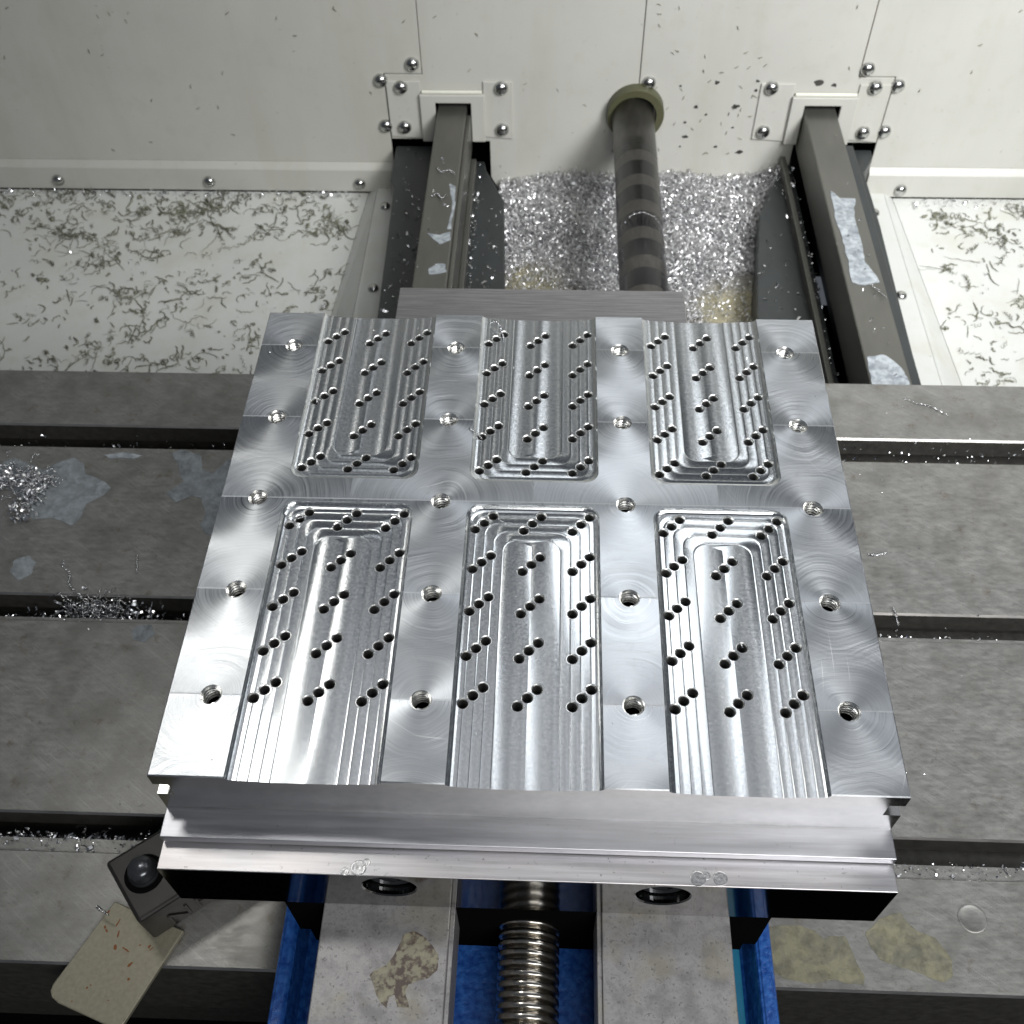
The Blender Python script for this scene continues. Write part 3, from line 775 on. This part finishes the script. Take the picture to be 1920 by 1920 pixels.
def curls(name, specs, mat, parent=None, **k):     # list of (path points, coil radius, turns/len, thickness)
    V = []; F = []
    for path, cr, fr, th in specs:
        path = np.asarray(path, float); n = len(path); ph = random.uniform(0, 6)
        P = []
        for i in range(n):
            d = path[min(i + 1, n - 1)] - path[max(i - 1, 0)]; d /= (np.linalg.norm(d) + 1e-9)
            u = np.cross(d, (0, 0, 1.0)); u /= (np.linalg.norm(u) + 1e-9); v = np.cross(u, d)
            a = ph + i * fr; P.append((path[i] + cr * (u * math.cos(a) + v * (1 + math.sin(a))), u, v))
        b = len(V)
        for i, (p, u, v) in enumerate(P):
            tt = th * (1 - .6 * abs(2 * i / (n - 1) - 1) ** 3)
            for j in range(3):
                a = 2 * math.pi * j / 3 + i * .4; V.append(p + tt * (u * math.cos(a) + .6 * v * math.sin(a)))
        for i in range(n - 1):
            for j in range(3): F.append((b + i * 3 + j, b + i * 3 + (j + 1) % 3, b + (i + 1) * 3 + (j + 1) % 3, b + (i + 1) * 3 + j))
    return mesh(name, V, F, mat, parent, smooth=True, **k)
def wander(x, y, zf, L, n=14, bend=.5):
    a = random.uniform(0, 2 * math.pi); k_ = random.gauss(0, bend); P = []
    for i in range(n):
        P.append((x, y, zf(x, y) + .6)); a += k_ * .25 + random.gauss(0, .2); x += math.cos(a) * L / n; y += math.sin(a) * L / n
    return P
def panz(x, y): return -319 - (802 - y) * 50 / 472
def scatter_pan(x0, x1, n, yl, bias):
    out = []
    while len(out) < n:
        cx_ = random.uniform(x0, x1); cy_ = random.uniform(yl, 795) if random.random() > bias else random.uniform(735, 800)
        m_ = random.choice((1, 1, 2, 3, 6, 12)); a0 = random.uniform(4, 16)
        for _ in range(m_):
            x = cx_ + random.gauss(0, a0); y = min(798, cy_ + random.gauss(0, a0 * .35))
            if x > -200 and x0 < 0 or x < 385 and x0 > 0: continue
            out.append((wander(x, y, panz, min(40, random.lognormvariate(2.2, .65)), 14, .6), random.choice((.2, .4, .7, 1.6)), random.choice((.7, 1.5, 2.1)), random.lognormvariate(-.55, .45)))
    return out
tag(curls('metal_chips', scatter_pan(-640, -205, 1500, 545, .22), M_chipd), label='dull curled chips strewn over the left half of the white pan', cat='metal chips', kind='stuff')
tag(curls('metal_chips', scatter_pan(385, 560, 360, 545, .2), M_chipd), label='dull curled chips strewn over the right half of the white pan', cat='metal chips', kind='stuff')
def line_pts(n, x0, x1, y, z, sx=0, sy=3, sz=1.5): return np.c_[rng.uniform(x0, x1, n), y + rng.normal(0, sy, n), z + np.abs(rng.normal(0, sz, n))]
pp = np.vstack([line_pts(420, -640, -200, 796, -318, sy=4), line_pts(160, -640, -210, 700, -330, sy=60, sz=.5)])
tag(flakes('metal_chips', pp, 3.2, M_chip), label='bright small chips lying along the foot of the left wall panel', cat='metal chips', kind='stuff')
pp = np.vstack([line_pts(160, 380, 560, 794, -318, sy=5), line_pts(60, 395, 560, 690, -330, sy=60, sz=.5)])
tag(flakes('metal_chips', pp, 3.0, M_chip), label='bright small chips lying along the foot of the right wall panel', cat='metal chips', kind='stuff')
# wall specks
def wallz(n, x0, x1, z0, z1, L):
    out = []
    for _ in range(n):
        x = random.uniform(x0, x1); z = random.uniform(z0, z1); a = random.gauss(1.3, .9); P = []
        for i in range(7):
            P.append((x, WY - .5, z)); a += random.gauss(0, .25); x += math.cos(a) * L / 7; z += math.sin(a) * L / 7
        out.append((P, .2, 1.5, random.uniform(.4, .9)))
    return out
tag(curls('metal_chips', wallz(60, -560, 430, -280, -110, 5) + wallz(26, 110, 215, -280, -150, 5) , M_chipd), label='tiny dark specks sticking to the white back wall', cat='metal chips', kind='stuff')
def splat(cx_, cz_, r, n=9, a0=0, st=1.0):
    P = []
    for i in range(n):
        a = a0 + 2 * math.pi * i / n; q = r * random.uniform(.45, 1.3); P.append((cx_ + q * math.cos(a), cz_ + q * math.sin(a) * st))
    return smooth_poly(P, 1)
for x, z, r in ((163, -192, 3.4), (146, -218, 3), (137, -235, 2.5), (139, -251, 3.2), (128, -196, 1.8), (157, -226, 1.6), (185, -217, 4), (196, -268, 4), (261, -192, 5), (277, -194, 3.4), (186, -240, 2), (135, -262, 1.6), (202, -190, 2.4), (202, -200, 2), (171, -262, 2.6), (229, -215, 4.5)):
    panel(splat(x, z, r, st=.7), WY - .35, .3, M_tdark, 'oil_spot', wall, bevel=0)
# big chip heap between the webs
def heap_z(x, y):
    return -312 + 14 * max(0, (y - 640) / 166) ** 1.5 + 4 * math.sin(x * .05 + 1) + 3 * math.sin(y * .07 + x * .03) + (7 * max(0, (x - 100) / 100) if y > 560 else 0)
nx, ny = 70, 110; V = []; F = []
hx_ = np.linspace(-50, 235, nx); hy_ = np.linspace(330, 805, ny)
for yy in hy_:
    for xx in hx_: V.append((xx, yy, heap_z(xx, yy) - 2 + rng.normal(0, .8)))
for j in range(ny - 1):
    for i in range(nx - 1): F.append((j * nx + i, j * nx + i + 1, (j + 1) * nx + i + 1, (j + 1) * nx + i))
tag(mesh('sludge', V, F, M_sludge, smooth=True), label='beige coolant sludge showing through the chips between the two beams', cat='sludge', kind='stuff')
pts = []
while len(pts) < 60000:
    x = random.uniform(-50, 235); y = random.uniform(400, 805)
    dens = 1.0
    if (x - 196) ** 2 / 2600 + (y - 610) ** 2 / 2600 < 1: dens = .16
    if (x + 12) ** 2 / 900 + (y - 620) ** 2 / 2500 < 1: dens = .35
    if y < 560: dens = .4
    if random.random() > dens: continue
    pts.append((x, y, heap_z(x, y) + random.uniform(-2, 4)))
tag(flakes('metal_chips', pts, 3.2, M_heap, curl=1.2, seg=2), label='thick glittering heap of aluminium chips between the two dark beams', cat='metal chips', kind='stuff')
hs = []
while len(hs) < 420:
    x = random.uniform(-45, 225); y = random.uniform(480, 800)
    if (x - 196) ** 2 + (y - 600) ** 2 < 2000: continue
    hs.append((wander(x, y, lambda a, b: heap_z(a, b) + 3.5, random.lognormvariate(2.9, .5), 14), random.uniform(.4, 1.6), random.uniform(.8, 2.2), random.uniform(.4, .9)))
tag(curls('metal_chips', hs, M_heap), label='long curled chips lying on top of the glittering heap', cat='metal chips', kind='stuff')
# chips on ways and webs
pp = np.vstack([line_pts(350, -81, -72, 640, -278, sy=90, sz=3), line_pts(90, -70, -40, 620, -279, sy=70, sz=.4), line_pts(130, -148, -114, 620, -261, sy=90, sz=.4), line_pts(25, -110, -83, 640, -219.6, sy=80, sz=.3)])
pp[:350, 0] = rng.uniform(-81, -68, 350)
pp = pp[(pp[:, 1] < 795) & (pp[:, 1] > 360)]
tag(flakes('metal_chips', pp, 3.0, M_chip), label='bright chips packed beside the left guide beam', cat='metal chips', kind='stuff')
pp = np.vstack([line_pts(200, 244, 251, 620, -278, sy=110, sz=1.5), line_pts(70, 200, 240, 620, -279, sy=90, sz=.4), line_pts(60, 252, 300, 560, -219, sy=110, sz=.2), line_pts(140, 225, 250, 775, -278, sy=14, sz=4)])
pp = pp[(pp[:, 1] < 797) & (pp[:, 1] > 360) & ~((pp[:, 0] > 284) & (pp[:, 2] > -230))]
tag(flakes('metal_chips', pp, 3.0, M_chip), label='bright chips scattered beside the right guide beam', cat='metal chips', kind='stuff')
pp = np.vstack([np.c_[rng.uniform(-134, 134, 60), rng.uniform(3, 246, 60), np.full(60, .1)]])
pp = np.array([p for p in pp if not any(abs(p[0] - c_) < 30 for c_ in CX) and min(abs(p[0] - h_) for h_ in THX) > 5])
tag(flakes('metal_chips', pp, .9, M_chip), label='few tiny bright specks lying on the lands of the aluminium plate', cat='metal chips', kind='stuff')
pk = []
while len(pk) < 34:
    x = random.choice(CX) + random.uniform(-26, 26); y = random.uniform(6, 243)
    fr = y < 120
    if 122 < y < 146: continue
    Ye_ = 127.5 if fr else 108.1; pk.append((x, y, hfun(dfun(x - CX[min(2, max(0, round((x + 80) / 80)))], y if fr else 249 - y, Ye_)) + .15))
tag(flakes('metal_chips', pk, 1.1, M_chip), label='few small bright chips lying on the floors of the plate pockets', cat='metal chips', kind='stuff')
def path3(P, n=26):
    P = np.array(P, float); t = np.linspace(0, len(P) - 1, n); return np.c_[[np.interp(t, range(len(P)), P[:, i]) for i in range(3)]].T
# chips in the T-slots
def slotchips(n, x0, x1, y, z, sy, sz, size, label, seg=3):
    tag(flakes('metal_chips', line_pts(int(n * 1.4), x0, x1, y, z, sy=sy, sz=sz), size, M_chip), label=label, cat='metal chips', kind='stuff')
slotchips(3400, -330, -150, 24.5, -147.5, 2.6, 2.4, 2.4, 'bright chips packed in the front T-slot left of the vise')
slotchips(260, 138, 300, 24, -142.4, 2.2, .3, 1.8, 'fine chips lying on the ledge of the front T-slot right of the vise')
slotchips(260, -330, -190, 153, -147, 2.0, 1.5, 2.2, 'chips lying along the middle T-slot left of the plate')
slotchips(180, 190, 300, 151, -144, 1.6, .8, 1.8, 'fine chips along the middle T-slot right of the plate')
slotchips(70, -380, -190, 281, -146, 3, 2.5, 2.0, 'few bright chips in the rear T-slot left of the plate')
slotchips(110, 160, 330, 282, -143, 6, 2.5, 1.7, 'few thin chips in the rear T-slot right of the plate')
pp = np.c_[rng.normal(-245, 15, 420), rng.normal(159, 5, 420), -148 + np.abs(rng.normal(0, 4, 420))]
tag(flakes('metal_chips', pp, 3.2, M_chip, curl=1.4, seg=5), label='tangled nest of chips caught in the middle T-slot left of the plate', cat='metal chips', kind='stuff')
cs = []
for _ in range(46):
    x = random.gauss(-247, 13); y = random.gauss(160, 4); a = random.uniform(0, 6.3); L = random.uniform(5, 16)
    cs.append((path3([(x, y, -146), (x + L * .5 * math.cos(a), y + L * .3 * math.sin(a), -142 + random.uniform(0, 6)), (x + L * math.cos(a), y + L * .6 * math.sin(a), -143)], 18), random.uniform(.2, .8), random.uniform(.5, 1.8), random.uniform(.25, .6)))
for _ in range(60):
    x = random.gauss(-315, 11); y = random.gauss(245, 9); a = random.uniform(0, 6.3); L = random.uniform(4, 11)
    cs.append((path3([(x, y, -139), (x + L * .5 * math.cos(a), y + L * .5 * math.sin(a), -138 + random.uniform(0, 4)), (x + L * math.cos(a), y + L * math.sin(a), -139)], 18), random.uniform(.2, .8), random.uniform(.5, 1.8), random.uniform(.25, .6)))
tag(curls('metal_chips', cs, M_chip), label='loose curled slivers in the two clumps of chips left of the plate', cat='metal chips', kind='stuff')
q = rng.uniform(0, 1, 560); bx_ = np.where(q < .5, -336 + 60 * q, -306 - 12 * (q - .5)); by_ = np.where(q < .5, 250 - 12 * q, 252 - 60 * (q - .5))
pp = np.c_[bx_ + rng.normal(0, 4.5, 560), by_ + rng.normal(0, 4.5, 560), -139 + np.abs(rng.normal(0, 2.2, 560))]
tag(flakes('metal_chips', pp, 3.6, M_chip), label='clump of bright chips in the milky puddle at the left edge', cat='metal chips', kind='stuff')
# sparkle on the table and on the rails
pp = np.vstack([np.c_[rng.uniform(145, 330, 170), rng.uniform(-25, 340, 170), np.full(170, TZ + .2)], np.c_[rng.uniform(-380, -150, 40), rng.uniform(-25, 340, 40), np.full(40, TZ + .2)]])
tag(flakes('metal_chips', pp, .9, M_chip), label='tiny bright specks sprinkled over the table top', cat='metal chips', kind='stuff')
def chip(P, cr, fr, th, label, mat=M_chip, n=40, group=None):
    o = curls('metal_chip', [(path3(P, n), cr, fr, th)], mat); tag(o, label=label, cat='metal chip', group=group); return o
chip([(-273, 187, -137), (-271, 181, -134), (-266, 178, -136), (-266, 172, -138), (-261, 167, -138), (-247, 158, -140)], .7, 1.6, .55, 'long twisted chip reaching from the middle T-slot across the table at left', n=60)
chip([(-232, 193.6, -138.6), (-230.5, 187, -139), (-229, 181, -139)], .7, 1.5, .4, 'short twisted chip standing on the table left of the plate')
chip([(-24.5, 244.0, -1.6), (-21.5, 243.4, .8), (-19, 240, .6), (-17.6, 235.5, -2), (-17, 233.5, -3.6)], .25, 1.9, .75, 'white stringy chip hanging into a hole at the back of the middle rear pocket')
chip([(-30.6, 171.5, .1), (-28.5, 169.5, .5), (-26, 168.3, 0), (-24.4, 167.7, -3)], .35, 2.0, .5, 'small twisted chip over the left rim of the middle rear pocket')
chip([(-102.5, 118.2, -2.0), (-100.5, 119.3, -1.8), (-98, 120.6, -2.2)], .35, 2.2, .4, 'small chip stuck at the corner holes of the front left pocket')
chip([(-104, 190.6, -2), (-103.5, 189.6, -2.5), (-103, 188.4, -5)], .2, 2, .55, 'bright chip stuck in an outer hole of the rear left pocket')
chip([(-15, 121.5, -2.4), (-12, 119.5, -2.6), (-9, 119.8, -2.7)], .15, 2, .25, 'hair thin chip lying in the front middle pocket')
chip([(270, 540, -219), (276, 532, -219), (281, 522, -219)], 1.2, 1.9, .5, 'spiral chip on the right guide beam below the coolant smear')
chip([(-104, 700, -219), (-99, 692, -219), (-93, 697, -219), (-86, 690, -219)], .8, 1.5, .8, 'wavy chip lying across the left guide beam, nearest the wall')
chip([(-106, 655, -219), (-100, 660, -219), (-96, 652, -219), (-90, 660, -219)], .8, 1.5, .8, 'wavy chip lying across the left guide beam beside the blue streak')
chip([(66, 604, -212), (75, 609, -202.3), (84, 610, -200.6), (94, 607, -203), (99, 603, -208)], .5, 1.5, .8, 'curved white chip lying across the banded round tube')
chip([(236, 331, -139), (244, 327, -139.3), (252, 325, -139.3), (262, 316, -139.3)], .5, 1.6, .6, 'long silver chip on the back edge of the table at right')
chip([(199, 170, -139), (200, 165, -140), (202, 160, -144)], .7, 1.9, .5, 'twisted chip hanging over the middle T-slot right of the plate')
chip([(192, 206, -139.5), (197, 205.5, -139.2), (203, 208, -139.5)], .2, .8, .9, 'short bright sliver on the table right of the plate')
chip([(-196, -8, -130.5), (-193, -10, -130), (-189, -12, -130.2)], .5, 2, .6, 'small chip on the olive strap beside the black block')
chip([(46.8, -38, -126.3), (41, -40, -126.3), (35, -45, -126.3), (30, -46, -126.3)], .3, .4, .35, 'thin curved white chip in the blue vise casting beside the lead screw')

# ------------------------------------------------------------------ puddles and stains
def rough_poly(P):
    for lv in range(3):
        Q = []
        for i in range(len(P)):
            a, b = P[i], P[(i + 1) % len(P)]; d = math.dist(a, b); k_ = .04 * d
            Q += [a, ((a[0] + b[0]) / 2 + random.gauss(0, k_), (a[1] + b[1]) / 2 + random.gauss(0, k_))]
        P = Q
    return P
def film(name, P, z, th, mat, label, cat, it=2):
    if it: P = rough_poly(P)
    P = smooth_poly(P, 2)
    if area2(P) < 0: P = P[::-1]
    n = len(P); cx_ = sum(p[0] for p in P) / n; cy_ = sum(p[1] for p in P) / n
    V, F = prism(P, z + .02, z + th * .6)
    o = mesh(name, V, F, mat, None, smooth=False); tag(o, label=label, cat=cat); return o
film('coolant_puddle', [(-302, 263), (-292, 268.5), (-284, 263), (-281, 255), (-271, 251), (-262, 244.5), (-266, 238), (-274, 232), (-274, 221), (-278, 215), (-290, 220), (-303, 219), (-307, 230), (-320, 238), (-336, 250), (-336, 263), (-330, 267), (-317, 262), (-309, 258)], TZ, .4, M_pud, 'large milky grey coolant puddle at the left edge of the table', 'puddle')
film('coolant_puddle', [(-231, 273.5), (-226, 277), (-212, 272), (-209, 261), (-201, 257), (-194.5, 270), (-185, 262), (-180, 235), (-182, 205), (-196, 211.5), (-200.7, 217.4), (-199.7, 227.5), (-204, 237.6), (-210.6, 239.6), (-219, 234), (-227, 241), (-218, 250)], TZ, .4, M_pud, 'branching milky coolant puddle touching the left side of the plate', 'puddle')
film('coolant_puddle', [(-304, 181), (-304, 189), (-296, 192.5), (-290.5, 188), (-290.5, 180), (-296.5, 174.5)], TZ, .3, M_pud, 'small oval coolant drop with an olive rim at far left', 'puddle')
film('coolant_puddle', [(-222.6, 142.7), (-220, 147), (-212, 147.5), (-209, 141.4), (-213.7, 136), (-220, 137.6)], TZ, .3, M_pud, 'small round coolant drop just in front of the middle T-slot', 'puddle')
film('coolant_puddle', [(-274, 271), (-262, 273.7), (-249, 271), (-255, 268.5), (-261, 269), (-269, 268)], TZ, .6, M_goo, 'narrow glossy coolant streak beside the rear T-slot', 'puddle')
film('coolant_smear', [(258.4, 672), (265, 661), (279, 660), (275, 645), (273.6, 624), (274, 598), (272, 572), (280.4, 545), (267, 541), (257.5, 544), (259, 572), (257.8, 597), (257.2, 639)], -220, .8, M_goo, 'long whitish coolant smear running down the right guide beam', 'coolant smear')
film('coolant_smear', [(254, 455), (267, 458), (278.7, 443.6), (282, 429), (280, 405), (254, 405)], -220, .8, M_goo, 'whitish coolant smear on the right guide beam at the table edge', 'coolant smear')
film('coolant_smear', [(-90.3, 676.7), (-84, 673), (-83, 633), (-83.2, 609.6), (-87.3, 609.5)], -220, .6, M_goo, 'thin bluish coolant streak along the edge of the left guide beam', 'coolant smear')
film('coolant_smear', [(-104.8, 604), (-93, 601), (-84, 606), (-83, 595), (-91.6, 588)], -220, .6, M_goo, 'curved bluish coolant drop on the left guide beam', 'coolant smear')
film('coolant_smear', [(-99, 554.5), (-92, 562), (-85, 561.8), (-83, 551.3), (-97.6, 547.5)], -220, .6, M_goo, 'bluish coolant drop on the left guide beam nearest the crossbar', 'coolant smear')
film('coolant_stain', [(109, -4.8), (125.4, -3.2), (132, -5.4), (135.5, -9), (145, -7.3), (151, -24), (150, -28), (139, -26.4), (127, -28.2), (115.5, -26.4), (107, -21)], TZ, .25, M_stain, 'dried olive coolant stain on the table beside the blue casting', 'stain')
film('coolant_stain', [(154.4, -5.8), (162, 1), (172.5, 4), (178, -4), (186, -7), (191, -16), (190, -23), (185.6, -25.7), (174.6, -22), (159, -17)], TZ, .25, M_stain, 'dried olive leaf shaped coolant stain left of the round drill mark', 'stain')
film('rust_stain', [(-43, -31), (-37.5, -34), (-32.5, -39.7), (-32.4, -45.5), (-36, -48.5), (-43, -50.7), (-44, -53.5), (-42, -59), (-46.4, -59), (-48, -54.6), (-50, -55.6), (-50.4, -59.4), (-53, -57.6), (-58.4, -48), (-52, -44), (-48.6, -38), (-47, -33)], -70, .12, M_brown, 'brown and olive crusty stain on the left rail of the vise', 'stain')

# ------------------------------------------------------------------ clamp block and strap
strap = empty('clamp_strap', (-185, -20, -139.9), label='olive plated strap with rust spots sticking out over the front edge of the table', cat='clamp strap')
P = [(-190.8, -3.6), (-155.5, -15.6), (-172.3, -54.1), (-173.8, -56.9), (-176.7, -57.5), (-180, -55.9), (-204.1, -47.7), (-207.4, -45.6), (-208.9, -43), (-208.6, -40.2)]
V, F = prism(P, -139.6, -137); mesh('strap_plate', V, F, M_strap, strap, bevel=.5)
for x, y, a, b_, th_ in ((-192.4, -8.5, 1, .5, 1), (-192.1, -15.2, .8, .5, 2), (-190.9, -16.8, .9, .5, 2.2), (-186.6, -13, 2.0, .35, 1.3), (-185.2, -18, 1.8, .4, 1.5), (-185, -23.8, 1.3, .7, 1.8), (-180, -24.6, 2.2, .4, -.5), (-174, -22.6, .6, .4, 1), (-169.6, -23, .9, .6, 1), (-168.4, -24, 1.1, .3, .8), (-176.3, -30.8, 1.5, .5, .9), (-175.4, -37.1, .6, .6, 0), (-192.9, -41.2, .5, .5, 0), (-191.5, -40.0, .4, .3, 0), (-197.9, -47, .3, .3, 0), (-182, -46, .3, .3, 0)):
    Q = [(x + math.cos(th_) * a * math.cos(t) - math.sin(th_) * b_ * math.sin(t) + random.gauss(0, .08), y + math.sin(th_) * a * math.cos(t) + math.cos(th_) * b_ * math.sin(t) + random.gauss(0, .08)) for t in np.linspace(0, 6.28, 11)[:-1]]
    V, F = prism(Q, -136.995, -136.93); mesh('rust_spot', V, F, M_rustspot, strap)
blk = empty('clamp_block', (-162, 0, -137), label='black steel clamp block with a domed stud, beside the left end of the jaw', cat='clamp block')
A = (-189.6, 5.5); B = (-167.9, -20.1); L = 58
ux, uy = .796, .605
P = [A, B, (B[0] + ux * L, B[1] + uy * L), (A[0] + ux * L, A[1] + uy * L)]
V, F = prism(P, -136.9, -111); mesh('block', V, F, M_black, blk, bevel=1.7, seg=3)
sc_ = (-170.6, 1.6)
V, F = lathe([(8.9, .05), (8.5, .3), (6.9, .3), (6.9, .05)], 40, (sc_[0] + .3, sc_[1] - .5, -111)); mesh('stud_hole', V, F, M_void, blk)
V, F = lathe([(6.8, 0), (6.8, 2.0), (6.2, 2.6), (6.5, 3.1), (6.0, 3.8), (6.0, 4.6), (5.8, 5.0), (5.7, 5.9), (5.2, 7.0), (4.0, 7.9), (2.2, 8.4), (.4, 8.6)], 40, (sc_[0], sc_[1], -111)); mesh('stud', V, F, M_stud, blk, smooth=True)
# raised characters on the block's side, read along the edge
def glyph(strokes, s0):
    nxn, nyn = uy, -ux            # outward normal of that side
    VV = []; FF = []
    for (a0, b0), (a1, b1) in strokes:
        d = Vector((a1 - a0, b1 - b0)); l = d.length; d /= l; n_ = Vector((-d.y, d.x)) * .75
        c4 = [(a0 - n_.x, b0 - n_.y), (a1 - n_.x, b1 - n_.y), (a1 + n_.x, b1 + n_.y), (a0 + n_.x, b0 + n_.y)]
        b = len(VV)
        for off in (-.1, .7):
            for u, v in c4: VV.append((B[0] + ux * (s0 + u) + nxn * off, B[1] + uy * (s0 + u) + nyn * off, -133 + v))
        FF += [(b + 4, b + 5, b + 6, b + 7)] + [(b + i, b + (i + 1) % 4, b + 4 + (i + 1) % 4, b + 4 + i) for i in range(4)]
    mesh('letter', VV, FF, M_black, blk, bevel=.2)
glyph([((0, 0), (0, 11)), ((0, 11), (8, 0)), ((8, 0), (8, 11))], 11)
glyph([((0, 0), (0, 11)), ((0, 11), (5, 11)), ((0, 5.5), (4.5, 5.5))], 24)
